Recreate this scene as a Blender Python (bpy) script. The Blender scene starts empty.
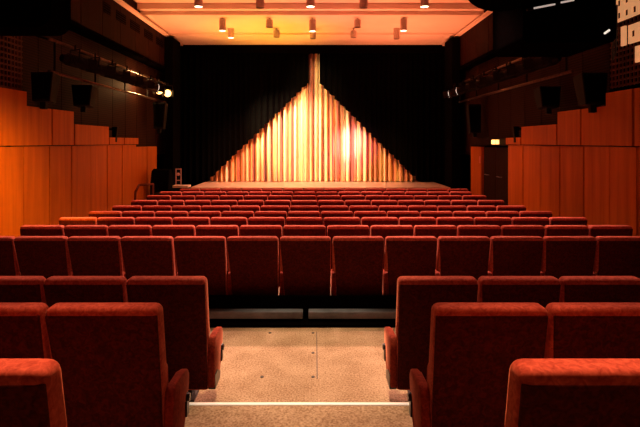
import bpy, bmesh, math, random
from mathutils import Vector, Matrix
random.seed(7)
C = bpy.context.scene.collection
F, XV, YV, CX, CZ = 490.0, 315.0, 142.0, 0.086, 1.82
def P(px, py, Z):
    return Vector(((px-XV)*Z/F+CX, Z, CZ+(YV-py)*Z/F))

# ------------------------------------------------------------------ materials
def nmat(name):
    m = bpy.data.materials.new(name); m.use_nodes = True
    nt = m.node_tree
    return m, nt, nt.nodes['Principled BSDF']
def simple(name, col, rough=.6, metal=0, emit=None, es=0, spec=.5, noise=0, nscale=20):
    m, nt, b = nmat(name)
    b.inputs['Base Color'].default_value = (*col, 1)
    b.inputs['Roughness'].default_value = rough
    b.inputs['Metallic'].default_value = metal
    b.inputs['Specular IOR Level'].default_value = spec
    if emit:
        b.inputs['Emission Color'].default_value = (*emit, 1)
        b.inputs['Emission Strength'].default_value = es
    if noise:
        tc = nt.nodes.new('ShaderNodeTexCoord')
        n = nt.nodes.new('ShaderNodeTexNoise'); n.inputs['Scale'].default_value = nscale
        n.inputs['Detail'].default_value = 5
        nt.links.new(tc.outputs['Object'], n.inputs['Vector'])
        r = nt.nodes.new('ShaderNodeValToRGB')
        r.color_ramp.elements[0].position = .3; r.color_ramp.elements[1].position = .7
        r.color_ramp.elements[0].color = (*[c*(1-noise) for c in col], 1)
        r.color_ramp.elements[1].color = (*[min(1, c*(1+noise)) for c in col], 1)
        nt.links.new(n.outputs['Fac'], r.inputs['Fac'])
        nt.links.new(r.outputs['Color'], b.inputs['Base Color'])
    return m
def ramp(nt, els):
    r = nt.nodes.new('ShaderNodeValToRGB')
    e = r.color_ramp.elements
    while len(e) < len(els): e.new(.5)
    for k, (p, c) in enumerate(els):
        e[k].position = p; e[k].color = (*c, 1)
    return r
def velvet(name, dark, lite, sheen=.8):
    m, nt, b = nmat(name)
    tc = nt.nodes.new('ShaderNodeTexCoord')
    oi = nt.nodes.new('ShaderNodeObjectInfo')
    add = nt.nodes.new('ShaderNodeVectorMath'); add.operation = 'ADD'
    nt.links.new(tc.outputs['Object'], add.inputs[0]); nt.links.new(oi.outputs['Location'], add.inputs[1])
    n = nt.nodes.new('ShaderNodeTexNoise'); n.inputs['Scale'].default_value = 38
    n.inputs['Detail'].default_value = 6; n.inputs['Distortion'].default_value = 1.2
    nt.links.new(add.outputs[0], n.inputs['Vector'])
    r = ramp(nt, [(.35, dark), (.68, lite)])
    nt.links.new(n.outputs['Fac'], r.inputs['Fac']); nt.links.new(r.outputs['Color'], b.inputs['Base Color'])
    b.inputs['Roughness'].default_value = .85
    b.inputs['Specular IOR Level'].default_value = .15
    b.inputs['Sheen Weight'].default_value = sheen
    b.inputs['Sheen Roughness'].default_value = .35
    b.inputs['Sheen Tint'].default_value = (1, .36, .22, 1)
    bp = nt.nodes.new('ShaderNodeBump'); bp.inputs['Strength'].default_value = .25; bp.inputs['Distance'].default_value = .004
    n2 = nt.nodes.new('ShaderNodeTexNoise'); n2.inputs['Scale'].default_value = 60; n2.inputs['Detail'].default_value = 3
    nt.links.new(add.outputs[0], n2.inputs['Vector'])
    nt.links.new(n2.outputs['Fac'], bp.inputs['Height']); nt.links.new(bp.outputs['Normal'], b.inputs['Normal'])
    return m
def wood(name, c0, c1, c2, sy=9, sz=.5, rough=.38, spec=.3):
    m, nt, b = nmat(name)
    tc = nt.nodes.new('ShaderNodeTexCoord'); mp = nt.nodes.new('ShaderNodeMapping')
    mp.inputs['Scale'].default_value = (sy, sy, sz)
    nt.links.new(tc.outputs['Object'], mp.inputs['Vector'])
    n = nt.nodes.new('ShaderNodeTexNoise'); n.inputs['Scale'].default_value = 1.6; n.inputs['Detail'].default_value = 7
    n.inputs['Roughness'].default_value = .6
    nt.links.new(mp.outputs['Vector'], n.inputs['Vector'])
    r = ramp(nt, [(.3, c0), (.52, c1), (.72, c2)])
    nt.links.new(n.outputs['Fac'], r.inputs['Fac']); nt.links.new(r.outputs['Color'], b.inputs['Base Color'])
    b.inputs['Roughness'].default_value = rough; b.inputs['Specular IOR Level'].default_value = spec
    return m
def carpet_mat():
    m, nt, b = nmat('carpet')
    tc = nt.nodes.new('ShaderNodeTexCoord')
    n = nt.nodes.new('ShaderNodeTexNoise'); n.inputs['Scale'].default_value = 75; n.inputs['Detail'].default_value = 3
    nt.links.new(tc.outputs['Object'], n.inputs['Vector'])
    n3 = nt.nodes.new('ShaderNodeTexNoise'); n3.inputs['Scale'].default_value = 4; n3.inputs['Detail'].default_value = 5
    nt.links.new(tc.outputs['Object'], n3.inputs['Vector'])
    r = ramp(nt, [(.32, (.27, .185, .11)), (.5, (.42, .31, .2)), (.68, (.56, .43, .29))])
    r2 = ramp(nt, [(.3, (.72, .68, .64)), (.65, (1, 1, 1))])
    nt.links.new(n.outputs['Fac'], r.inputs['Fac']); nt.links.new(n3.outputs['Fac'], r2.inputs['Fac'])
    mx = nt.nodes.new('ShaderNodeMixRGB'); mx.blend_type = 'MULTIPLY'; mx.inputs['Fac'].default_value = 1
    nt.links.new(r.outputs['Color'], mx.inputs['Color1']); nt.links.new(r2.outputs['Color'], mx.inputs['Color2'])
    nt.links.new(mx.outputs['Color'], b.inputs['Base Color'])
    b.inputs['Roughness'].default_value = .95; b.inputs['Specular IOR Level'].default_value = .1
    bp = nt.nodes.new('ShaderNodeBump'); bp.inputs['Strength'].default_value = .5; bp.inputs['Distance'].default_value = .006
    nt.links.new(n.outputs['Fac'], bp.inputs['Height']); nt.links.new(bp.outputs['Normal'], b.inputs['Normal'])
    return m
def slat_mat(name, ca, cb, pitch, axis='Z'):
    m, nt, b = nmat(name)
    tc = nt.nodes.new('ShaderNodeTexCoord'); w = nt.nodes.new('ShaderNodeTexWave')
    w.bands_direction = axis; w.inputs['Scale'].default_value = .314/pitch/1.0
    nt.links.new(tc.outputs['Object'], w.inputs['Vector'])
    r = ramp(nt, [(.1, ca), (.35, cb)])
    nt.links.new(w.outputs['Fac'], r.inputs['Fac']); nt.links.new(r.outputs['Color'], b.inputs['Base Color'])
    b.inputs['Roughness'].default_value = .7; b.inputs['Specular IOR Level'].default_value = .05
    return m
def curtain_mat():
    m, nt, b = nmat('gold_curtain')
    tc = nt.nodes.new('ShaderNodeTexCoord'); mp = nt.nodes.new('ShaderNodeMapping')
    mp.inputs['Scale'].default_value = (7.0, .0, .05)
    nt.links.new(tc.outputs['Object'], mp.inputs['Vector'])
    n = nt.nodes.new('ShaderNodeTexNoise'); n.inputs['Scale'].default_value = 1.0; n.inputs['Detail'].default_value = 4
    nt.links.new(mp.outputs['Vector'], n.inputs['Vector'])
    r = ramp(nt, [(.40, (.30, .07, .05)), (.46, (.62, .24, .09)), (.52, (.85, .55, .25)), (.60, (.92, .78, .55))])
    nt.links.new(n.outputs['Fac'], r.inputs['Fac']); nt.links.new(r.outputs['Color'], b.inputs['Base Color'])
    b.inputs['Roughness'].default_value = .5; b.inputs['Sheen Weight'].default_value = .3
    return m

M = {
 'velvet': velvet('lit_red_velvet', (.34, .05, .03), (.60, .13, .08), .5),  # lightened copy of the seat velvet, lit tops put into its colour
 'velvet_shade': velvet('shaded_red_velvet', (.040, .0035, .002), (.105, .010, .006), .12),  # darkened copy of the seat velvet, shade on the backs put into its colour
 'velvet_arm': velvet('arm_velvet', (.17, .018, .009), (.34, .05, .024), .5),
 'black': simple('black_metal', (.006, .005, .005), .6, 0, spec=.1, noise=.3, nscale=8),
 'plastic': simple('black_plastic', (.01, .01, .01), .3, noise=.2),
 'wood': wood('orange_wood', (.32, .078, .003), (.41, .105, .005), (.50, .135, .008), sy=5, sz=.3, spec=.08, rough=.5),
 'darkwood': wood('dark_wood', (.010, .003, .002), (.016, .0045, .0025), (.022, .006, .003), rough=.7, spec=.05),
 'slat': slat_mat('dark_slats', (.008, .003, .002), (.026, .008, .005), .05),
 'lattice': wood('lattice_wood', (.06, .018, .01), (.09, .026, .014), (.12, .036, .02), spec=.05),
 'pale': simple('patch_glow', (.75, .42, .22), .6, emit=(1, .46, .19), es=.5, noise=.08, nscale=3),  # light falling on the wall, put into a pale self-glowing colour
 'carpet': carpet_mat(),
 'steel': simple('brushed_steel', (.16, .19, .24), .5, .2, noise=.35, nscale=6),
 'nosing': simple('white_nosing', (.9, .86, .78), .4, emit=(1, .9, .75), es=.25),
 'screw': simple('dark_screw', (.03, .02, .015), .5),
 'ceil': simple('ceiling_paint', (.80, .70, .60), .7, noise=.04, nscale=1.5),
 'lamp': simple('lamp_shell', (.5, .42, .36), .45, noise=.1),
 'lamp_on': simple('lamp_on', (1, .9, .8), .5, emit=(1, .72, .45), es=7),
 'lamp_off': simple('lamp_off', (.05, .03, .02), .3),
 'spot_on': simple('spot_glow', (1, .8, .5), .4, emit=(1, .55, .16), es=5),
 'lens': simple('dark_lens', (.03, .03, .035), .08),
 'glint_glow': simple('lens_ring_glint', (.8, .8, .8), .2, .9, emit=(1, .85, .7), es=.9),  # highlight on metal put in as a glow
 'blackcloth': simple('black_cloth', (.0014, .0012, .0012), .95, spec=.02, noise=.2),
 'gold': curtain_mat(),
 'stage': wood('stage_boards', (.34, .2, .13), (.44, .27, .18), (.54, .35, .24), sy=2.0, sz=1),
 'stageface': simple('stage_front', (.03, .02, .018), .6, noise=.2),
 'dark': simple('dark_paint', (.0018, .0012, .0012), 1, spec=0, noise=.3),
 'floor': simple('dark_floor', (.05, .02, .015), .9, noise=.3),
 'exit': simple('exit_lamp', (1, .9, .6), .4, emit=(1, .62, .16), es=2.6),
 'railwood': wood('rail_wood', (.06, .015, .006), (.09, .022, .01), (.12, .03, .012), sy=3, sz=3, spec=.03, rough=.8),
 'gleam_on': simple('pale_gleam', (.4, .35, .3), .3, emit=(1, .8, .7), es=.45),  # pale gleam on a dark bar, put in as a glow
}

# ------------------------------------------------------------------ mesh helpers
def box(bm, x0, x1, y0, y1, z0, z1):
    v = [bm.verts.new((x, y, z)) for x in (x0, x1) for y in (y0, y1) for z in (z0, z1)]
    fs = []
    for f in ((0,1,3,2), (4,6,7,5), (0,4,5,1), (2,3,7,6), (0,2,6,4), (1,5,7,3)):
        fs.append(bm.faces.new([v[i] for i in f]))
    return v, fs
def cyl(bm, a, b, r, r2=None, n=16, caps=True):
    a, b = Vector(a), Vector(b); r2 = r if r2 is None else r2
    d = (b-a); L = d.length
    q = d.to_track_quat('Z', 'Y').to_matrix().to_4x4()
    bmesh.ops.create_cone(bm, cap_ends=caps, segments=n, radius1=r, radius2=r2, depth=L,
                          matrix=Matrix.Translation((a+b)/2) @ q)
def tube(bm, pts, r, n=8):
    for k in range(len(pts)-1):
        cyl(bm, pts[k], pts[k+1], r, n=n)
    for p in pts[1:-1]:
        bmesh.ops.create_icosphere(bm, subdivisions=1, radius=r*1.02, matrix=Matrix.Translation(p))
def extrude_x(bm, pts, x0, x1):
    """polygon in (y,z) extruded from x0 to x1"""
    a = [bm.verts.new((x0, y, z)) for y, z in pts]
    b = [bm.verts.new((x1, y, z)) for y, z in pts]
    bm.faces.new(a[::-1]); bm.faces.new(b)
    n = len(pts)
    for i in range(n):
        bm.faces.new((a[i], a[(i+1) % n], b[(i+1) % n], b[i]))
def obj(name, bm, m, parent=None, smooth=False, bevel=0, seg=2):
    if bevel:
        bmesh.ops.bevel(bm, geom=[e for e in bm.edges], offset=bevel, segments=seg, profile=.5, affect='EDGES')
    bmesh.ops.recalc_face_normals(bm, faces=bm.faces)
    me = bpy.data.meshes.new(name); bm.to_mesh(me); bm.free()
    me.materials.append(M[m] if isinstance(m, str) else m)
    if smooth:
        for p in me.polygons: p.use_smooth = True
    o = bpy.data.objects.new(name, me); C.objects.link(o)
    if parent: o.parent = parent
    return o
def tag(o, label, cat, group=None):
    o['label'] = label; o['category'] = cat
    if group: o['group'] = group
    return o
def thing(name, label, cat, loc=(0,0,0), group=None):
    o = bpy.data.objects.new(name, None); C.objects.link(o); o.empty_display_size = .1
    o.location = loc
    return tag(o, label, cat, group)
def struct(name, bm, m, **k):
    o = obj(name, bm, m, **k); o['kind'] = 'structure'; return o
def dup(root):
    r = root.copy(); C.objects.link(r)
    for ch in list(root.children):
        c = ch.copy(); C.objects.link(c); c.parent = r
        for g in list(ch.children):
            d = g.copy(); C.objects.link(d); d.parent = c
    return r

# ------------------------------------------------------------------ rows
PW = .55
ZF = {'E': (6.2, 225), 'F': (7.18, 217), 'G': (8.17, 211), 'H': (9.15, 205.5), 'I': (10.14, 200),
      'J': (11.13, 195.2), 'K': (12.11, 191.5), 'L': (13.1, 188.6)}
LEFTPX = {'E': 22, 'F': 60.3, 'G': 89.5, 'H': 113, 'I': 131.5, 'J': 147, 'K': 160, 'L': 180}
H = .91
rows = []   # (key, y, floor z, left X edge, count)
rows.append(('D', 5.13, .0, (-36-XV)*5.13/F+CX, 14))
fl = [(5.0, 0.0)]
for k in 'EFGHIJKL':
    Z, yt = ZF[k]
    zt = CZ-(yt-YV)*Z/F
    rows.append((k, Z, zt-H, (LEFTPX[k]-XV)*Z/F+CX, 14))
FLZ = {r[0]: r[2] for r in rows}

# ------------------------------------------------------------------ setting: floor
bm = bmesh.new()
WL, WR = -4.92, 4.92
prof = [(-3.0, .29+.14), (1.15, .29+.14), (1.15, .29), (2.17, .29), (2.17, .14), (3.15, .14), (3.15, 0), (4.95, 0), (5.6, 0), (5.8, FLZ['E'])]
for k in 'FGHIJKL': prof.append((ZF[k][0], FLZ[k]))
prof.append((22, FLZ['L']))
prev = None
for y, z in prof:
    cur = (bm.verts.new((WL-.3, y, z)), bm.verts.new((WR+.3, y, z)))
    if prev: bm.faces.new((prev[0], prev[1], cur[1], cur[0]))
    prev = cur
struct('floor', bm, 'carpet')
# nosing strip on step
for i, (y, z) in enumerate(((3.15, .14), (2.17, .29))):
    bm = bmesh.new(); box(bm, WL, WR, y-.025, y+.003, z, z+.005)
    struct('trim_%d' % (i+1), bm, 'nosing')
# carpet seam
bm = bmesh.new(); box(bm, .099, .106, 3.77, 4.68, 0, .003); struct('trim_3', bm, 'screw')
for n_, (px, py) in enumerate(((270, 333), (313, 333), (313, 353), (262, 377), (313, 377))):
    Z = F*CZ/(py-YV); X = (px-XV)*Z/F+CX
    bm = bmesh.new(); cyl(bm, (X, Z, 0), (X, Z, .004), .014, n=12)
    tag(obj('floor_screw', bm, 'screw'), 'small dark screw cap in the carpeted aisle, ' +
        ['upper left one of the five', 'beside the far end of the seam', 'beside the middle of the seam', 'lower left one of the five', 'at the near end of the seam'][n_], 'screw')

# black plinth under row D, low strip painting the shadow there, and steel strips
bm = bmesh.new(); box(bm, -3.95, 4.2, 4.98, 5.02, 0, .25); box(bm, -3.95, 4.2, 4.80, 4.98, 0, .03); struct('trim_4', bm, 'dark')
segs = [(-3.9, -2.0), (-1.96, -.035), (.02, 1.96), (2.0, 4.1)]
lab = ['far left end of the row', 'left of the aisle centre', 'right of the aisle centre', 'far right end of the row']
for (a, b), l in zip(segs, lab):
    t = thing('kick_plate', 'scuffed grey steel strip low behind the long seat row, ' + l, 'metal strip', ((a+b)/2, 4.93, 0))
    w = (b-a)/2
    bm = bmesh.new(); box(bm, -w, w, -.05, .05, .055, .128); obj('plate', bm, 'steel', t, bevel=.008)
    for x in (-w*.7, w*.7):
        bm = bmesh.new(); box(bm, x-.03, x+.03, -.02, .04, .031, .056); obj('foot', bm, 'dark', t)

# ------------------------------------------------------------------ seats
YO = -.08
def lean(q):
    q.co.y += (H-q.co.z)*.19 + YO
    if q.co.z < .5: q.co.y -= (.5-q.co.z)*.19*.45
def seat_proto(cl, cr):
    """cl / cr: half width of the lower back on the left / right, where the arm panel takes room"""
    t = thing('cinema_seat', 'proto', 'seat')
    bm = bmesh.new()
    v, fs = box(bm, -.266, .266, 0, .105, .50, H)
    top_corner = [e for e in bm.edges if all(abs(q.co.z-H) < 1e-5 for q in e.verts) and abs(e.verts[0].co.x-e.verts[1].co.x) < 1e-5]
    bmesh.ops.bevel(bm, geom=top_corner, offset=.035, segments=4, profile=.5, affect='EDGES')
    bot = [f for f in bm.faces if f.calc_center_median().z < .5001 and abs(f.normal.z) > .9]
    r = bmesh.ops.extrude_face_region(bm, geom=bot)
    bmesh.ops.delete(bm, geom=bot, context='FACES_ONLY')
    for q in [g for g in r['geom'] if isinstance(g, bmesh.types.BMVert)]:
        q.co.z = .485; q.co.x = -cl if q.co.x < 0 else cr
    bot = [f for f in bm.faces if f.calc_center_median().z < .4855 and all(abs(q.co.z-.485) < 1e-4 for q in f.verts)]
    r = bmesh.ops.extrude_face_region(bm, geom=bot)
    bmesh.ops.delete(bm, geom=bot, context='FACES_ONLY')
    for q in [g for g in r['geom'] if isinstance(g, bmesh.types.BMVert)]: q.co.z = .115
    bm.normal_update()
    rim = [e for e in bm.edges if abs(e.verts[0].co.y-e.verts[1].co.y) < 1e-5 and (e.calc_face_angle(0) or 0) > 1.2 and
           not all(abs(q.co.z-.115) < 1e-4 for q in e.verts)]
    bmesh.ops.bevel(bm, geom=rim, offset=.028, segments=4, profile=.5, affect='EDGES')
    for q in bm.verts: lean(q)
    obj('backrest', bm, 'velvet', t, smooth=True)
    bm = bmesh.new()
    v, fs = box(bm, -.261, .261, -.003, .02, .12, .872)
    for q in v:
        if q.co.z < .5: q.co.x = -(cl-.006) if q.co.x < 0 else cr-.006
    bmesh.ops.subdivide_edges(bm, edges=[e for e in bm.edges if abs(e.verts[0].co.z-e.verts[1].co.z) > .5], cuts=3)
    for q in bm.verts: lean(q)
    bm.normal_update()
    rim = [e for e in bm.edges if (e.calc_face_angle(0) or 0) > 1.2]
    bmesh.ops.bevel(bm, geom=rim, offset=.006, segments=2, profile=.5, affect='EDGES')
    obj('rear_panel', bm, 'velvet_shade', t, smooth=True)
    bm = bmesh.new(); box(bm, -cl+.02, cr-.03, .22, .33, .2, .54)
    bmesh.ops.bevel(bm, geom=list(bm.edges), offset=.035, segments=3, profile=.5, affect='EDGES')
    for q in bm.verts: q.co.y += (.54-q.co.z)*.12 - .02 + YO
    obj('seat_cushion', bm, 'velvet', t, smooth=True)
    bm = bmesh.new(); box(bm, -.12, .12, .16, .24, .012, .22); box(bm, -.15, .15, .10, .28, 0, .014); obj('pedestal', bm, 'plastic', t)
    return t
def arm_parts(t, x, latch=0):
    o_ = YO+.03
    pts = [(.10, .455), (.14, .475), (.30, .46), (.37, .445), (.395, .41), (.39, .36), (.345, .24), (.26, .13), (.10, .12), (.07, .15), (.085, .35)]
    bm = bmesh.new(); extrude_x(bm, [(a+o_, b) for a, b in pts], x-.024, x+.024)
    side = [e for e in bm.edges if abs(e.verts[0].co.x-e.verts[1].co.x) < 1e-5]
    bmesh.ops.bevel(bm, geom=side, offset=.012, segments=3, profile=.5, affect='EDGES')
    a = obj('armrest', bm, 'velvet_arm', t, smooth=True)
    sx = 1 if x > 0 else -1
    xo = x+sx*.0245
    x0, x1 = sorted((x-sx*.02, xo+(sx*.004 if latch else 0)))
    bm = bmesh.new(); extrude_x(bm, [(a+o_, b) for a, b in [(.085, .22), (.17, .22), (.27, .17), (.255, .118), (.09, .118)]], x0, x1)
    obj('arm_bracket', bm, 'plastic', t, bevel=.003, seg=1)
    if latch:
        s = latch
        bm = bmesh.new()
        cyl(bm, (x+s*.022, .335+o_, .31), (x+s*.042, .335+o_, .31), .026, .02, n=14)
        box(bm, min(x+s*.02, x+s*.034), max(x+s*.02, x+s*.034), .30+o_, .345+o_, .22, .30)
        obj('hinge_cap', bm, 'plastic', a)

protoM = seat_proto(.218, .262); arm_parts(protoM, -.25)                 # middle seat
protoE = seat_proto(.218, .262); arm_parts(protoE, -.25); arm_parts(protoE, .284, latch=1)   # aisle at its right
protoS = seat_proto(.262, .262); arm_parts(protoS, -.284, latch=-1)       # aisle at its left
ORD = ['first', 'second', 'third', 'fourth', 'fifth', 'sixth', 'seventh', 'eighth', 'ninth', 'tenth', 'eleventh', 'twelfth', 'thirteenth', 'fourteenth']
# originals kept by reference since names shift
protos = {'M': protoM, 'E': protoE, 'S': protoS}; usedk = set()
def put(kind, x, y, z, label, group):
    pr = protos[kind]
    if kind in usedk: o = dup(pr)
    else: usedk.add(kind); o = pr
    o.location = (x, y, z)
    o['label'] = label; o['category'] = 'seat'; o['group'] = group
    return o
front = [('nearest', 1.40, .29, 2), ('second', 2.35, .14, 3), ('third', 3.33, 0, 4)]
for nm, y, z, cnt in front:
    for side in (-1, 1):
        sd = 'left' if side < 0 else 'right'
        for k in range(cnt):
            x = side*(.636+PW/2+k*PW)
            kind = ('E' if side < 0 else 'S') if k == 0 else 'M'
            rw = {'nearest': 'nearest row', 'second': 'second nearest row', 'third': 'row before the cross aisle'}[nm]
            if k == 0:
                l = '%s velvet seat right on the carpeted aisle, %s block, %s' % ('bright orange-red' if nm == 'nearest' else 'dark red', sd, rw)
            else:
                l = 'dark red velvet seat, %s from carpeted aisle, %s block, %s' % (ORD[k], sd, rw)
            o = put(kind, x, y, z, l, 'seats in the %s row beside the carpeted aisle' % nm)
RN = ['first', 'second', 'third', 'fourth', 'fifth', 'sixth', 'seventh', 'eighth', 'ninth']
for ri, (key, y, z, xl, n) in enumerate(rows):
    for k in range(n):
        kind = 'S' if k == 0 else ('E' if k == n-1 else 'M')
        zz = max(z, 0) if key == 'D' else z
        where = 'row beyond the cross aisle' if ri < 8 else 'row, nearest the stage'
        rown = ('long tall-backed first' if ri == 0 else RN[ri])
        if k == 0: pos = 'at the left end of the'
        elif k == n-1: pos = 'at the right end of the'
        else: pos = ORD[k] + ' from left in the'
        l = 'red velvet seat %s %s %s' % (pos, rown, where)
        if len(l.split()) > 16: l = l.replace('red velvet seat', 'red seat')
        o = put(kind, xl+PW*(k+.5), y, zz, l, 'seats of the %s full row beyond the cross aisle' % RN[ri])
        if key == 'D': o.scale = (1, 1, (CZ-(236-YV)*5.13/F)/H)

# ------------------------------------------------------------------ side walls
WOODZ = [3.3, 4.15, 5.0, 5.85, 6.7, 7.55, 8.4, 9.23, 10.06, 10.93, 11.8, 12.7, 13.7, 14.6, 15.5]
def ptop(y):
    return .86 if y < 8.2 else .62 if y < 10 else .365 if y < 11.7 else .11 if y < 13.6 else -.14
tn = 5
for side in (-1, 1):
    sd = 'left' if side < 0 else 'right'
    X = side*4.92
    def sb(bm, d0, d1, y0, y1, z0, z1):     # d = depth into the room from the wall plane
        a, b = X-side*d0, X-side*d1
        box(bm, min(a, b), max(a, b), y0, y1, z0, z1)
    bm = bmesh.new()
    sb(bm, -.55, -.3, -3, 22, -1, 6.1)
    struct('wall_'+sd, bm, 'dark')
    # dark slatted upper lining + bulkhead
    ys = [-3]+[8.4+.85*k for k in range(10)]+[18]
    for k in range(1, len(ys)-1):
        bm = bmesh.new(); sb(bm, -.3, -.22, ys[k]+.01, ys[k+1]-.01, 1.4, 4.2)
        struct('trim_%d' % tn, bm, 'slat'); tn += 1
    ys = [2.0+1.06*k for k in range(16)]
    for k in range(len(ys)-1):
        bm = bmesh.new(); sb(bm, -.3, 0, ys[k]+.008, ys[k+1]-.008, 4.32, 5.75)
        struct('trim_%d' % tn, bm, 'darkwood'); tn += 1
    bm = bmesh.new(); sb(bm, -.3, .05, 2, 18, 4.22, 4.31); struct('trim_%d' % tn, bm, 'dark'); tn += 1
    # wood cladding
    for k in range(len(WOODZ)-1):
        y0, y1 = WOODZ[k], WOODZ[k+1]
        if side > 0:   # right wall seams
            R = [3.3, 4.1, 4.9, 5.7, 6.5, 7.34, 8.04, 8.81, 9.66, 10.5, 11.38, 12.27, 14.2, 14.2, 15.2]
            y0, y1 = R[k], R[k+1]
            if k == 12: continue
            if y0 == 12.27: continue
        ym = (y0+y1)/2
        zt = CZ+(ptop(ym) if side < 0 else (.80 if ym < 8.04 else .59 if ym < 9.66 else .35 if ym < 11.38 else .105 if ym < 12.3 else -.14))
        pd = .012*((k*7) % 3)
        bm = bmesh.new(); sb(bm, -.3, 0+pd*.5, y0+.018, y1-.018, -.6, min(zt, CZ-.08))
        struct('trim_%d' % tn, bm, 'wood'); tn += 1
        if zt > CZ-.07:
            bm = bmesh.new(); sb(bm, -.3, .05+pd, y0+.018, y1-.018, CZ-.06, zt)
            struct('trim_%d' % tn, bm, 'wood'); tn += 1
    # lattice panel above the near wood
    y1 = 8.38 if side < 0 else 8.02
    bm = bmesh.new()
    y = y1-2.9
    while y < y1:
        sb(bm, -.02, .0, y, y+.028, 2.69, 4.2); y += .092
    z = 2.70
    while z < 4.2:
        sb(bm, -.015, .006, y1-2.9, y1, z, z+.028); z += .092
    t = tag(obj('lattice_panel', bm, 'lattice'), 'dark brown wooden lattice panel above the orange cladding on the %s wall' % sd, 'lattice')

# patches of light high on the right wall, built as glowing boards
def holed_light_patch(y0, y1, z0, z1, label, pitch=.195, hole=.10):
    """patch of light modelled as a flat board in the wall plane x=4.86 with square holes"""
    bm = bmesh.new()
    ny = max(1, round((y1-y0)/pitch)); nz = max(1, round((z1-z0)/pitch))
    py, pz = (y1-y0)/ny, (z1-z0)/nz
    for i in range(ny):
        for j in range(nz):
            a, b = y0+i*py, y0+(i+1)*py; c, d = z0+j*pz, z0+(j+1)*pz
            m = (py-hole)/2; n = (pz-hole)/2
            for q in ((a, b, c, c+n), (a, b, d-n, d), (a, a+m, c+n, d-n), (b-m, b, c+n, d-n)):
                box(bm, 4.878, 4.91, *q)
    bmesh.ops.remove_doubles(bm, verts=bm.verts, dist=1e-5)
    tag(obj('light_patch', bm, 'pale'), label, 'panel')
holed_light_patch(6.9, 7.84, CZ+1.9, CZ+2.29, 'large patch of light with square holes high on the right wall, topmost of three')
holed_light_patch(6.9, 7.50, CZ+1.50, CZ+1.78, 'patch of light with square holes on the right wall, middle of three', pitch=.2)
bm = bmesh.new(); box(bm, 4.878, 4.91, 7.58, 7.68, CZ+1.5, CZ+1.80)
tag(obj('light_strip', bm, 'pale'), 'narrow upright strip of light beside the middle light patch, right wall', 'strip')
holed_light_patch(6.8, 7.34, CZ+1.19, CZ+1.43, 'small patch of light with square holes, lowest of three on the right wall', pitch=.24)

# door on the right wall
dz0, dz1 = -.4, CZ-.11
bm = bmesh.new(); box(bm, 5.0, 5.2, 12.28, 14.19, dz0, dz1+.0)
d = struct('door_1', bm, 'dark')
for y0 in (12.33, 13.25):
    bm = bmesh.new(); box(bm, 4.955, 5.0, y0, y0+.89, dz0+.02, dz1-.03); lf = obj('door_leaf', bm, 'darkwood', d, bevel=.006)
    bm = bmesh.new(); tube(bm, [(4.955, y0+.44, .9), (4.91, y0+.44, .9), (4.91, y0+.7, .9), (4.955, y0+.7, .9)], .012); obj('door_handle', bm, 'steel', lf)
bm = bmesh.new(); box(bm, 4.9, 5.22, 12.28, 15.2, CZ-.09, CZ+.12); struct('trim_%d' % tn, bm, 'darkwood'); tn += 1
t = thing('exit_light', 'small glowing yellow emergency light above the dark double door', 'exit light', (4.82, 12.9, CZ))
bm = bmesh.new(); box(bm, -.03, .10, -.14, .14, -.07, .07); obj('housing', bm, 'lamp', t, bevel=.01)
bm = bmesh.new(); box(bm, -.045, -.028, -.12, .12, -.055, .055); box(bm, -.028, .05, -.155, -.141, -.055, .055); obj('lit_face', bm, 'exit', t)
bm = bmesh.new(); box(bm, 4.905, 4.918, 14.28, 14.4, CZ-.62, CZ-.42)
tag(obj('wall_plate', bm, simple('pink_plate', (.5, .12, .15), .5)), 'small pinkish plate on the wood beside the right door', 'plate')

# ------------------------------------------------------------------ ceiling (stepped)
CP = [(-3, 5.73), (13.8, 5.73), (13.8, 5.57), (14.03, 5.57), (14.03, 5.46), (16.3, 5.46), (16.3, 5.39), (18.05, 5.39)]
bm = bmesh.new()
for k in range(len(CP)-1):
    (ya, za), (yb, zb) = CP[k], CP[k+1]
    v = [bm.verts.new(q) for q in ((-5, ya, za), (5, ya, za), (5, yb, zb), (-5, yb, zb))]
    bm.faces.new(v)
    v = [bm.verts.new(q) for q in ((-5, ya, za+.3), (5, ya, za+.3), (5, yb, zb+.3), (-5, yb, zb+.3))]
    bm.faces.new(v)
struct('ceiling', bm, 'ceil')
for side in (-1, 1):
    bm = bmesh.new()
    a, b = side*4.92, side*4.76
    box(bm, min(a, b), max(a, b), 9, 18.0, 5.345, 5.385)
    struct('trim_%d' % tn, bm, 'ceil'); tn += 1

# downlights
def downlight(px, pyb, Z, L, lit, label, ztop):
    b = P(px, pyb, Z)
    t = thing('ceiling_downlight', label, 'downlight', (b.x, b.y, b.z), 'cylinder downlights on the ceiling')
    r = .098
    bm = bmesh.new(); cyl(bm, (0, 0, 0), (0, 0, L), r, n=24)
    bmesh.ops.delete(bm, geom=[f for f in bm.faces if f.normal.z < -.9 or (len(f.verts) > 4 and f.calc_center_median().z < .01)], context='FACES_ONLY')
    obj('lamp_shell', bm, 'lamp', t, smooth=False)
    bm = bmesh.new(); cyl(bm, (0, 0, .012), (0, 0, .03), r*.93, n=24); obj('bulb_face', bm, 'lamp_on' if lit else 'lamp_off', t)
    if ztop-b.z-L > .01:
        bm = bmesh.new(); cyl(bm, (0, 0, L-.01), (0, 0, ztop-b.z), .018, n=8); obj('rod', bm, 'lamp', t)
dl = []
for px, lit in ((198.5, 1), (260, 0), (310.5, 1), (363.5, 0), (424.5, 1)): dl.append((px, 7 if lit else 8, 11.6, .38, lit, 5.73, 'nearest row'))
for px, yb, L, lit in ((222.5, 31, .34, 1), (269.5, 27.5, .22, 0), (312.5, 31.5, .34, 1), (357.5, 27.5, .22, 0), (403.5, 31, .34, 1)):
    dl.append((px, yb, 14.4, L, lit, 5.46, 'middle row'))
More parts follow.
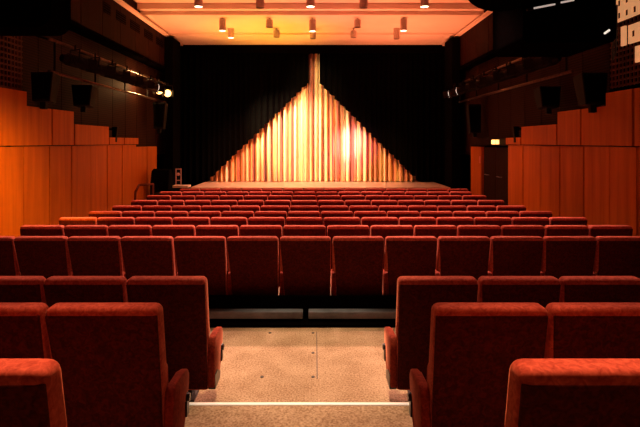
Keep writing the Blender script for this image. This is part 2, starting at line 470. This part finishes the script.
for px, yb, L, lit in ((231, 38, .30, 1), (276.5, 37.5, .22, 0), (313, 38.8, .28, 0), (353.5, 37.8, .22, 0), (396.5, 39, .38, 0)):
    dl.append((px, yb, 15.7, L, lit, 5.46, 'far row'))
for i, (px, yb, Z, L, lit, zt, rn) in enumerate(dl):
    pos = ['leftmost', 'second from left', 'middle', 'second from right', 'rightmost'][i % 5]
    downlight(px, yb, Z, L, lit, '%s white cylinder ceiling light, %s in the %s' % ('glowing' if lit else 'unlit', pos, rn), zt)

# vents under the left ceiling edge
vz = [(103.5, 110.6, 0, 7), (116.2, 126, 8.4, 18), (130.3, 140, 18.3, 26.7), (144.3, 152.8, 25.3, 33.7), (156.2, 163.5, 33.2, 40.8), (166.9, 173, 40.8, 47.8)]
for i, (xa, xb, ya, yb) in enumerate(vz):
    Za, Zb = 2450/(XV-xa), 2450/(XV-xb)
    z1 = CZ+3.33; z0 = z1-.24
    t = thing('air_vent', 'dark recessed air vent below the left ceiling edge, %s from the stage' % ['sixth', 'fifth', 'fourth', 'third', 'second', 'first'][i], 'vent', (-4.92, (Za+Zb)/2, (z0+z1)/2), 'air vents along the left ceiling edge')
    w = (Zb-Za)/2
    bm = bmesh.new(); box(bm, 0.001, .006, -w, w, -.12, .12); obj('opening', bm, 'blackcloth', t)
    bm = bmesh.new()
    for q in range(4): box(bm, .006, .012, -w, w, -.1+q*.06, -.09+q*.06)
    obj('grille', bm, 'darkwood', t)

# ------------------------------------------------------------------ speakers on the walls
def speaker(x, y, z, w, h, label, tilt=.25, rz=0, group='black speakers on the side walls'):
    t = thing('wall_speaker', label, 'speaker', (x, y, z), group)
    s = 1 if x > 0 else -1
    bm = bmesh.new()
    v, fs = box(bm, -w/2, w/2, -w*.35, w*.35, -h/2, h/2)
    for q in v:
        if q.co.z < 0: q.co.y *= .75; q.co.x *= .78
    obj('cabinet', bm, 'black', t, bevel=.012)
    bm = bmesh.new(); v, fs = box(bm, -w*.44, w*.44, -w*.37, -w*.35, -h*.42, h*.42)
    for q in v:
        if q.co.z < 0: q.co.x *= .8; q.co.y *= .77
    obj('grille', bm, 'blackcloth', t)
    bm = bmesh.new(); tube(bm, [(0, 0, h*.3), (s*.2, .05, h*.3)], .03); obj('bracket', bm, 'black', t)
    bm = bmesh.new(); box(bm, -.05, .05, -.04, .04, -h/2-.12, -h/2); obj('lower_mount', bm, 'black', t)
    t.rotation_euler = (-tilt*.5, 0, rz)
for px, py, Z, w, h, l in ((45, 88, 8.75, .40, .52, 'larger black tapered speaker on the left wall, beside the lattice panel'),
                           (84.5, 96.5, 10.4, .44, .44, 'smaller black tapered speaker on the left wall, below the spotlight rail'),
                           (591, 90, 8.4, .44, .54, 'larger black tapered speaker on the right wall, nearest the lattice'),
                           (547.5, 98, 10.0, .44, .42, 'smaller black tapered speaker on the right wall, below the spotlight rail'),
                           (115, 132, 12.2, .14, .26, 'tiny black speaker just above the stepped cladding, left wall'),
                           (516, 132, 11.7, .14, .26, 'tiny black speaker just above the stepped cladding, right wall'),
                           (160, 116, 15.2, .4, .82, 'tall black column speaker on the left wall near the stage'),
                           (474, 119, 14.6, .4, .85, 'tall black column speaker on the right wall near the stage')):
    p = P(px, py, Z); speaker(p.x, p.y, p.z, w, h, l)

# ------------------------------------------------------------------ spotlight rails
def rail(side):
    sd = 'left' if side < 0 else 'right'
    X = side*4.80
    t = thing('lighting_rail', 'two long black pipes holding a line of spotlights along the %s wall' % sd, 'light rail', (X, 9.0, CZ+1.3))
    bm = bmesh.new(); cyl(bm, (0, 0, 0), (0, 7.0, 0), .03); obj('lower_pipe', bm, 'railpipe', t, smooth=True)
    bm = bmesh.new(); cyl(bm, (0, 0, .6), (0, 7.0, .6), .03); obj('upper_pipe', bm, 'railpipe', t, smooth=True)
    for y in (.2, 1.9, 3.6, 5.3, 6.9):
        bm = bmesh.new(); cyl(bm, (0, y, -.02), (0, y, .62), .022); cyl(bm, (0, y, .6), (side*.45, y, .72), .02); obj('support', bm, 'black', t)
M['railpipe'] = simple('dull_pipe', (.12, .08, .06), .35, .8, noise=.3)
rail(-1); rail(1)
def spot_fixture():
    t = thing('stage_spotlight', 'x', 'spotlight')
    bm = bmesh.new()
    cyl(bm, (0, -.26, 0), (0, -.18, 0), .07, .10, n=20); cyl(bm, (0, -.18, 0), (0, .14, 0), .10, .11, n=20); cyl(bm, (0, .14, 0), (0, .22, 0), .115, .125, n=20)
    for q in range(5): cyl(bm, (0, -.15+q*.05, 0), (0, -.135+q*.05, 0), .115, n=20)
    obj('body', bm, 'black', t)
    bm = bmesh.new(); cyl(bm, (0, .215, 0), (0, .228, 0), .108, n=20); obj('lens', bm, 'lens', t)
    bm = bmesh.new(); tube(bm, [(-.14, 0, 0), (-.14, 0, .22), (.14, 0, .22), (.14, 0, 0)], .012); cyl(bm, (0, 0, .22), (0, 0, .31), .02, n=8); obj('yoke', bm, 'black', t)
    for s in (-1, 1):
        bm = bmesh.new(); v, f = box(bm, s*.10-.003, s*.10+.003, .22, .38, -.1, .1)
        for q in v:
            if q.co.y > .3: q.co.x += s*.07
        obj('barn_door', bm, 'black', t)
    return t
sp0 = spot_fixture(); first = True
for side in (-1, 1):
    sd = 'left' if side < 0 else 'right'
    for i in range(8):
        y = 9.45+i*.86
        o = sp0 if first else dup(sp0); first = False
        pos = Vector((side*4.56, y, CZ+1.56))
        o.location = pos
        tgt = Vector((side*-.8, 19.5, 2.2))
        if side < 0 and i >= 6: tgt = Vector((-2.5, 8.0, 1.9))
        o.rotation_euler = (tgt-pos).to_track_quat('Y', 'Z').to_euler()
        o['label'] = 'black spotlight with barn doors on the %s wall rail, %s from the stage' % (sd, ORD[7-i])
        o['group'] = 'spotlights on the %s wall rail' % sd
        lit = (side < 0 and i >= 6)
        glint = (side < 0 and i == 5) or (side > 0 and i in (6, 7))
        if lit:
            for ch in o.children:
                if ch.name.startswith('lens'):
                    ch.data = ch.data.copy(); ch.data.materials[0] = M['spot_on']
            o['label'] = 'glowing yellow-white spotlight on the left wall rail, %s from the stage' % ORD[7-i]
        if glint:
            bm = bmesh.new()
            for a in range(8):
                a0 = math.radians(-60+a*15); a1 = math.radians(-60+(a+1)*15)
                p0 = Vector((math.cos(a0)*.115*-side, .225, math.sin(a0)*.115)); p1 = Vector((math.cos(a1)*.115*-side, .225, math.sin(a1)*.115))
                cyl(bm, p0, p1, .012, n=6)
            obj('lens_ring_glint', bm, 'glint_glow', o)  # highlight on the lens rim added as a glowing arc

# ------------------------------------------------------------------ dark suspended housings
def housing(name, label, x0, x1, y0, y1, z0, z1, chamf=.2):
    t = thing(name, label, 'housing', ((x0+x1)/2, y0, z0))
    w = (x1-x0)/2
    bm = bmesh.new(); v, f = box(bm, -w, w, 0, y1-y0, 0, z1-z0)
    es = [e for e in bm.edges if abs(e.verts[0].co.y-e.verts[1].co.y) > .3]
    bmesh.ops.bevel(bm, geom=es, offset=chamf, segments=5, profile=.5, affect='EDGES')
    obj('casing', bm, 'dark', t)
    for x in (-w*.6, w*.6):
        for yy in (.2, y1-y0-.2):
            bm = bmesh.new(); cyl(bm, (x, yy, z1-z0-.02), (x, yy, 5.73-z0), .02, n=8); obj('hanger_rod', bm, 'black', t)
    return t
a = P(-18, 36, 7.3); b = P(71, -30, 7.3)
housing('lighting_housing', 'big black rounded housing hung below the ceiling, upper left corner', a.x, b.x, 6.75, 7.3, a.z, b.z-.05)
a = P(520, 44, 7.2); b = P(612, -30, 7.2)
housing('lighting_housing', 'big black rounded housing hung below the ceiling, upper right corner', a.x, b.x, 7.1, 8.3, a.z, b.z-.05, .1)
a = P(470, 9, 6.6); b = P(540, -40, 6.6)
t = thing('projector_duct', 'black round-bellied duct at the top edge, right of the ceiling', 'duct', ((a.x+b.x)/2, 6.6, a.z))
bm = bmesh.new(); bmesh.ops.create_uvsphere(bm, u_segments=24, v_segments=12, radius=1, matrix=Matrix.Translation((0, 0, .33)) @ Matrix.Diagonal((.52, .6, .33, 1)))
obj('casing', bm, 'dark', t, smooth=True)
bm = bmesh.new(); cyl(bm, (0, 0, .5), (0, 0, 5.73-a.z), .03, n=10); obj('hanger_rod', bm, 'black', t)
t = thing('bar_gleam', 'thin pale gleam put on a bar of the black housing, upper right', 'gleam', P(534, 8.2, 6.95))
v1 = P(555, 4.2, 6.95)-P(534, 8.2, 6.95); v2 = P(561, 2.5, 6.95)-P(534, 8.2, 6.95); v3 = P(574, 0, 6.95)-P(534, 8.2, 6.95)
bm = bmesh.new(); cyl(bm, (0, 0, 0), v1, .013, n=8); cyl(bm, v2, v3, .013, n=8); obj('gleam_rod', bm, 'gleam_on', t)  # gleam along the bar modelled as glowing rods
bm = bmesh.new(); cyl(bm, Vector((0, .03, 0))-v1*.3, Vector((0, .03, 0))+v3, .02, n=8); obj('carrier', bm, 'black', t)
bm = bmesh.new()
pts = [P(614.5, -20, 7.3), P(614, 10, 7.3), P(613.5, 28, 7.3), P(613, 45, 7.3), P(612.5, 60, 7.3), P(615.5, 52, 7.3), P(616.5, 30, 7.35), P(617, 5, 7.4)]
tube(bm, pts, .012)
tag(obj('hanging_cable', bm, 'plastic'), 'thin black cable hanging in a loop beside the right housing', 'cable')
bm = bmesh.new(); cyl(bm, P(604.5, 33.5, 7.05), P(609.5, 30, 7.05), .016, n=8)
tag(obj('corner_glint', bm, 'glint_glow'), 'painted-in bright glint at the corner of the right housing', 'highlight')  # glint on the housing corner added as a glowing rod

# ------------------------------------------------------------------ stage
SZ = CZ-40*18.4/F            # stage floor height
bm = bmesh.new()
fy = F*(CZ-SZ)/(187.6-YV)
box(bm, -4.05, 4.55, fy, 19.35, SZ-.06, SZ)
st = thing('stage', 'low wooden stage with a pale lit floor in front of the curtain', 'stage')
obj('stage_floor', bm, 'stage', st)
bm = bmesh.new(); box(bm, -4.0, 4.5, fy+.05, 19.35, -.6, SZ-.06); obj('stage_front', bm, 'stageface', st)
# back wall
bm = bmesh.new(); box(bm, -5.3, 5.3, 19.4, 19.6, -1, 6.1); struct('wall_back', bm, 'dark')
bm = bmesh.new(); box(bm, -5.3, 5.3, -3.2, -3.0, -1, 6.1); struct('wall_front', bm, 'dark')
# pelmet
pz = CZ+(YV-45.5)*18.0/F; pz0 = CZ+(YV-53)*18.0/F
t = thing('stage_pelmet', 'dark flat pelmet running across the top of the stage opening', 'pelmet', (0, 18.0, pz0))
bm = bmesh.new(); box(bm, -4.95, 4.95, 0, .12, 0, pz-pz0+.25); obj('fascia', bm, 'dark', t)
bm = bmesh.new(); box(bm, -4.9, 4.9, -.02, 0, .09, .11); obj('fascia_rail', bm, 'darkwood', t)
for side in (-1, 1):
    bm = bmesh.new(); box(bm, min(side*4.5, side*4.9), max(side*4.5, side*4.9), 17.2, 17.98, 5.2, 5.36); 
    obj('corner_block', bm, 'dark').parent = t
    t.children[-1].location = (0, -18.0, -pz0)

def pleat(name, x0, x1, y, amp, per, ztop, zbot, mat, parent, skew=.35, nper=14, sharp=False):
    bm = bmesh.new(); n = max(2, int((x1-x0)/per*nper))
    rows_ = []
    cols = []
    for i in range(n+1):
        x = x0+(x1-x0)*i/n
        ph = 2*math.pi*x/per + .9*math.sin(x*2.3)+.5*math.sin(x*5.1)-1.33
        sn = (abs(math.sin(ph/2))**.6*2-1) if sharp else math.sin(ph)
        yy = y-amp*sn*(1+.35*math.sin(x*3.7)); xx = x+amp*skew*math.cos(ph)
        zt, zb = ztop(x), zbot(x)
        col = []
        for k in range(7):
            f = k/6
            wob = 1+.15*math.sin(f*3+x*4)
            col.append(bm.verts.new((xx, y+(yy-y)*wob, zt+(zb-zt)*f)))
        cols.append(col)
    for i in range(n):
        for k in range(6):
            bm.faces.new((cols[i][k], cols[i+1][k], cols[i+1][k+1], cols[i][k+1]))
    return obj(name, bm, mat, parent, smooth=True)
YC = 18.45
YC = 18.6
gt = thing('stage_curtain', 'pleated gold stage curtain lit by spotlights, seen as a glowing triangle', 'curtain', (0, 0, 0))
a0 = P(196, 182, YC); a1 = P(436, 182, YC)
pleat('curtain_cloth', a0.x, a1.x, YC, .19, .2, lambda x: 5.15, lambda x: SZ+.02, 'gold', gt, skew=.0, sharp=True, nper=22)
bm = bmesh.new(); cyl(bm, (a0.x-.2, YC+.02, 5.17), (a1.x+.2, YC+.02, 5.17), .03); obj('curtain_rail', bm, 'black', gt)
# unlit parts of the curtain, shaped as black drapes with diagonal stepped hems
YD = 18.2
A = P(308.3, 83, YD); B = P(207, 182, YD); A2 = P(319.5, 83, YD); B2 = P(419, 182, YD)
def dl_(x):
    per = .2; c = (math.floor(x/per)+.5)*per
    u = c+.35*(x-c)
    t_ = (u-B.x)/(A.x-B.x); return max(SZ+.02, min(A.z, B.z+(A.z-B.z)*t_))
def dr_(x):
    per = .2; c = (math.floor(x/per)+.5)*per
    u = c+.35*(x-c)
    t_ = (u-B2.x)/(A2.x-B2.x); return max(SZ+.02, min(A2.z, B2.z+(A2.z-B2.z)*t_))
for nm, x0, x1, fn, lb in (('left', -4.9, A.x, dl_, 'unlit left half of the stage curtain, shaped as a black pleated drape'),
                           ('right', A2.x, 4.9, dr_, 'unlit right half of the stage curtain, shaped as a black pleated drape')):
    t = thing('unlit_curtain', lb, 'drape')
    pleat('unlit_cloth', x0, x1, YD, .05, .2, lambda x: pz0+.3, fn, 'blackcloth', t)
    bm = bmesh.new(); cyl(bm, (x0, YD, pz0+.3), (x1, YD, pz0+.3), .02, n=8); obj('added_drape_rail', bm, 'black', t)
# side masking flats
for side in (-1, 1):
    sd = 'left' if side < 0 else 'right'
    bm = bmesh.new()
    xa, xb = sorted((side*4.90, side*4.62))
    v = box(bm, xa, xb, 16.25, 17.15, -.45, 5.3)
    tag(obj('masking_flat', bm, 'blackcloth', bevel=.02), 'tall black masking flat between the wall and stage, %s side' % sd, 'masking flat')

# small things left of the stage
t = thing('handrail', 'brown wooden handrail by the left wall beyond the seat rows', 'handrail', P(153, 200, 13.4))
o_ = P(153, 200, 13.4)
q = [P(135, 203, 12.6)-o_, P(135.5, 192, 12.6)-o_, P(139, 185, 12.8)-o_, P(153, 184.2, 13.4)-o_]
bm = bmesh.new(); tube(bm, q, .03); obj('rail', bm, 'railwood', t, smooth=True)
bm = bmesh.new(); tube(bm, [q[3], Vector((0, 0, -.2))], .03); obj('post', bm, 'railwood', t, smooth=True)
p = P(181.5, 186, 15.2)
t = thing('equipment_case', 'dark case with a pale top edge, left of the stage', 'case', (p.x, 15.2, -.35))
hh = p.z+.35
bm = bmesh.new(); box(bm, -.24, .24, -.2, .2, 0, hh-.03); obj('case_body', bm, 'black', t, bevel=.015)
bm = bmesh.new(); box(bm, -.245, .245, -.21, .21, hh-.03, hh+.025); obj('case_lid', bm, simple('pale_lid', (.55, .42, .36), .4), t)
p0 = P(176, 181, 15.3); p1 = P(181, 168.5, 15.3)
t = thing('ladder_frame', 'small red-lit metal frame with crossbars, upright on the case', 'frame', ((p0.x+p1.x)/2, 15.3, p0.z))
w = (p1.x-p0.x)/2; h_ = p1.z-p0.z; fm = simple('red_lit_frame', (.35, .14, .09), .5, .1, emit=(1, .3, .18), es=.08)  # red light on the frame put into its colour and faint glow
for s in (-1, 1):
    bm = bmesh.new(); box(bm, s*w-.012, s*w+.012, -.012, .012, p.z+.03-p0.z, h_); obj('upright', bm, fm, t)
for z in (0.02, h_*.5, h_-.02):
    bm = bmesh.new(); box(bm, -w, w, -.01, .01, z-.012, z+.012); obj('crossbar', bm, fm, t)
bm = bmesh.new(); bmesh.ops.create_uvsphere(bm, u_segments=12, v_segments=8, radius=.05, matrix=Matrix.Translation((0, -.02, h_*.55)))
obj('knob', bm, fm, t)
p = P(161.5, 189, 14.6)
t = thing('monitor_speaker', 'black floor speaker with sloped top beside the brown handrail', 'speaker', (p.x, 14.6, -.35))
bm = bmesh.new()
extrude_x(bm, [(-.28, 0), (.25, 0), (.25, 1.2), (.1, 1.38), (-.1, 1.32), (-.24, .9)], -.27, .27); obj('cabinet', bm, 'blackcloth', t, bevel=.03)
bm = bmesh.new(); cyl(bm, (.0, -.255, .6), (.0, -.285, .6), .12, n=16); obj('driver', bm, 'lens', t)

# ------------------------------------------------------------------ lights
def spot(name, loc, tgt, power, col, size=60, blend=.6, rad=.1):
    l = bpy.data.lights.new(name, 'SPOT'); l.energy = power; l.color = col
    l.spot_size = math.radians(size); l.spot_blend = blend; l.shadow_soft_size = rad
    o = bpy.data.objects.new(name, l); C.objects.link(o); o.location = loc
    o.rotation_euler = (Vector(tgt)-Vector(loc)).to_track_quat('-Z', 'Y').to_euler()
    return o
def area(name, loc, tgt, power, col, sx, sy):
    l = bpy.data.lights.new(name, 'AREA'); l.energy = power; l.color = col; l.shape = 'RECTANGLE'; l.size = sx; l.size_y = sy
    o = bpy.data.objects.new(name, l); C.objects.link(o); o.location = loc
    o.rotation_euler = (Vector(tgt)-Vector(loc)).to_track_quat('-Z', 'Y').to_euler()
    return o
WARM = (1, .52, .27); RED = (1, .36, .16)
# house lamps: ahead of the rows they light, tilted back so the seat tops catch them
TOP = (1, .50, .38)
for yy in (8.6, 10.9, 13.2, 15.4):
    for xx in (-2.5, 0, 2.5):
        spot('house_lamp', (xx, yy, 5.0), (xx, yy-2.6, 0), 1350, TOP, 56, .8, .1)
for xx in (-2.5, 0, 2.5):
    spot('house_lamp', (xx, 6.9, 5.3), (xx, 4.9, 0), 560, TOP, 50, .8, .1)
spot('aisle_lamp', (.1, 4.7, 5.4), (.05, 3.9, 0), 1250, (1, .66, .37), 30, .8, .1)
for xx in (-2.4, 2.4):
    spot('house_lamp', (xx, 5.0, 5.4), (xx*.9, 2.9, .6), 420, TOP, 50, .8, .12)
spot('near_lamp', (-1.1, 2.5, 4.2), (-1.0, 1.35, .9), 800, (1, .42, .2), 38, .8, .12)
spot('near_lamp', (1.1, 2.5, 4.2), (1.1, 1.35, .9), 800, (1, .42, .2), 38, .8, .12)
spot('house_lamp', (-2.9, 8.4, 4.6), (-3.0, 7.25, .8), 160, (1, .55, .22), 22, 1, .1)
area('fill', (0, -1.5, 4.6), (0, 3, .5), 14, (1, .24, .10), 5, 1.5)
# walls: unseen spots aimed at the side cladding, no fixtures modelled
spot('wall_lamp', (-2.4, 6.4, 2.2), (-4.92, 7.4, .6), 700, (1, .44, .02), 80, 1, .2)  # added unseen spot, no lamp fixture here
spot('wall_lamp', (-2.8, 10.8, 2.6), (-4.92, 12.2, .7), 60, (1, .28, .06), 70, 1, .2)  # added unseen spot, no lamp fixture here
spot('wall_lamp', (2.9, 11.2, 2.6), (4.92, 11.6, .6), 85, (1, .28, .07), 70, 1, .2)  # added unseen spot, no lamp fixture here
spot('wall_lamp', (2.6, 7.4, 2.6), (4.92, 8.6, .7), 14, (1, .20, .07), 80, 1, .2)  # added unseen spot, no lamp fixture here
# stage curtain
spot('curtain_light', (-4.3, 14.6, 4.4), (-.6, 18.4, 2.0), 6200, (1, .72, .38), 36, .9, .04)
spot('curtain_light', (-2.6, 13.0, 4.2), (-1.2, 18.4, 2.0), 700, (1, .50, .08), 30, .9, .05)
spot('curtain_light', (4.3, 14.8, 4.2), (-.2, 18.4, 2.0), 700, (1, .32, .10), 44, .9, .04)
spot('curtain_light', (2.9, 13.4, 3.4), (1.4, 18.4, 1.8), 4000, (1, .74, .8), 15, 1, .05)
spot('curtain_light', (3.8, 13.2, 3.2), (1.5, 18.4, 1.6), 2000, (1, .2, .6), 22, .9, .05)
spot('curtain_light', (4.1, 13.6, 3.4), (2.4, 18.4, 1.0), 900, (1, .48, .1), 34, .9, .05)
spot('curtain_light', (-4.3, 14.0, 3.0), (-2.2, 18.4, 1.2), 1300, (1, .30, .09), 44, .9, .05)
spot('curtain_light', (-1.0, 13.0, 4.3), (.1, 18.4, 3.7), 1700, (1, .7, .3), 28, .9, .05)
spot('stage_floor_light', (-.5, 16.2, 5.1), (-.5, 16.9, .3), 2800, (1, .52, .34), 105, .8, .1)
# ceiling wash: unseen upward spots added for the ceiling glow
spot('ceiling_wash', (-1.4, 15.2, 1.6), (-1.4, 15.9, 5.4), 1050, (1, .40, .02), 74, 1, .3)
spot('ceiling_wash', (2.6, 14.8, 1.4), (3.0, 15.4, 5.4), 1200, (1, .21, .08), 90, 1, .3)
spot('ceiling_wash', (-3.3, 14.5, 1.4), (-3.8, 14.5, 5.4), 1050, (1, .24, .07), 80, 1, .3)
spot('ceiling_wash', (0, 14.6, 1.4), (0, 12.4, 5.7), 1050, (1, .21, .11), 84, 1, .3)
p = Vector((-4.84, 14.1, CZ+1.62))
l = bpy.data.lights.new('rail_spill', 'POINT'); l.energy = 50; l.color = (1, .5, .18); l.shadow_soft_size = .06
o = bpy.data.objects.new('rail_spill', l); C.objects.link(o); o.location = p

w = bpy.data.worlds.new('world'); bpy.context.scene.world = w; w.use_nodes = True
w.node_tree.nodes['Background'].inputs[0].default_value = (1, .3, .15, 1)
w.node_tree.nodes['Background'].inputs[1].default_value = .02

# ------------------------------------------------------------------ camera
cd = bpy.data.cameras.new('camera'); cam = bpy.data.objects.new('camera', cd); C.objects.link(cam)
cam.location = (CX, 0, CZ); cam.rotation_euler = (math.pi/2, 0, 0)
cd.sensor_width = 36; cd.lens = F/640*36
cd.shift_x = (320-XV)/640; cd.shift_y = -(213.5-YV)/640
cd.clip_start = .05; cd.clip_end = 100
sc = bpy.context.scene; sc.camera = cam
sc.view_settings.view_transform = 'Standard'; sc.view_settings.look = 'None'
sc.view_settings.exposure = 0
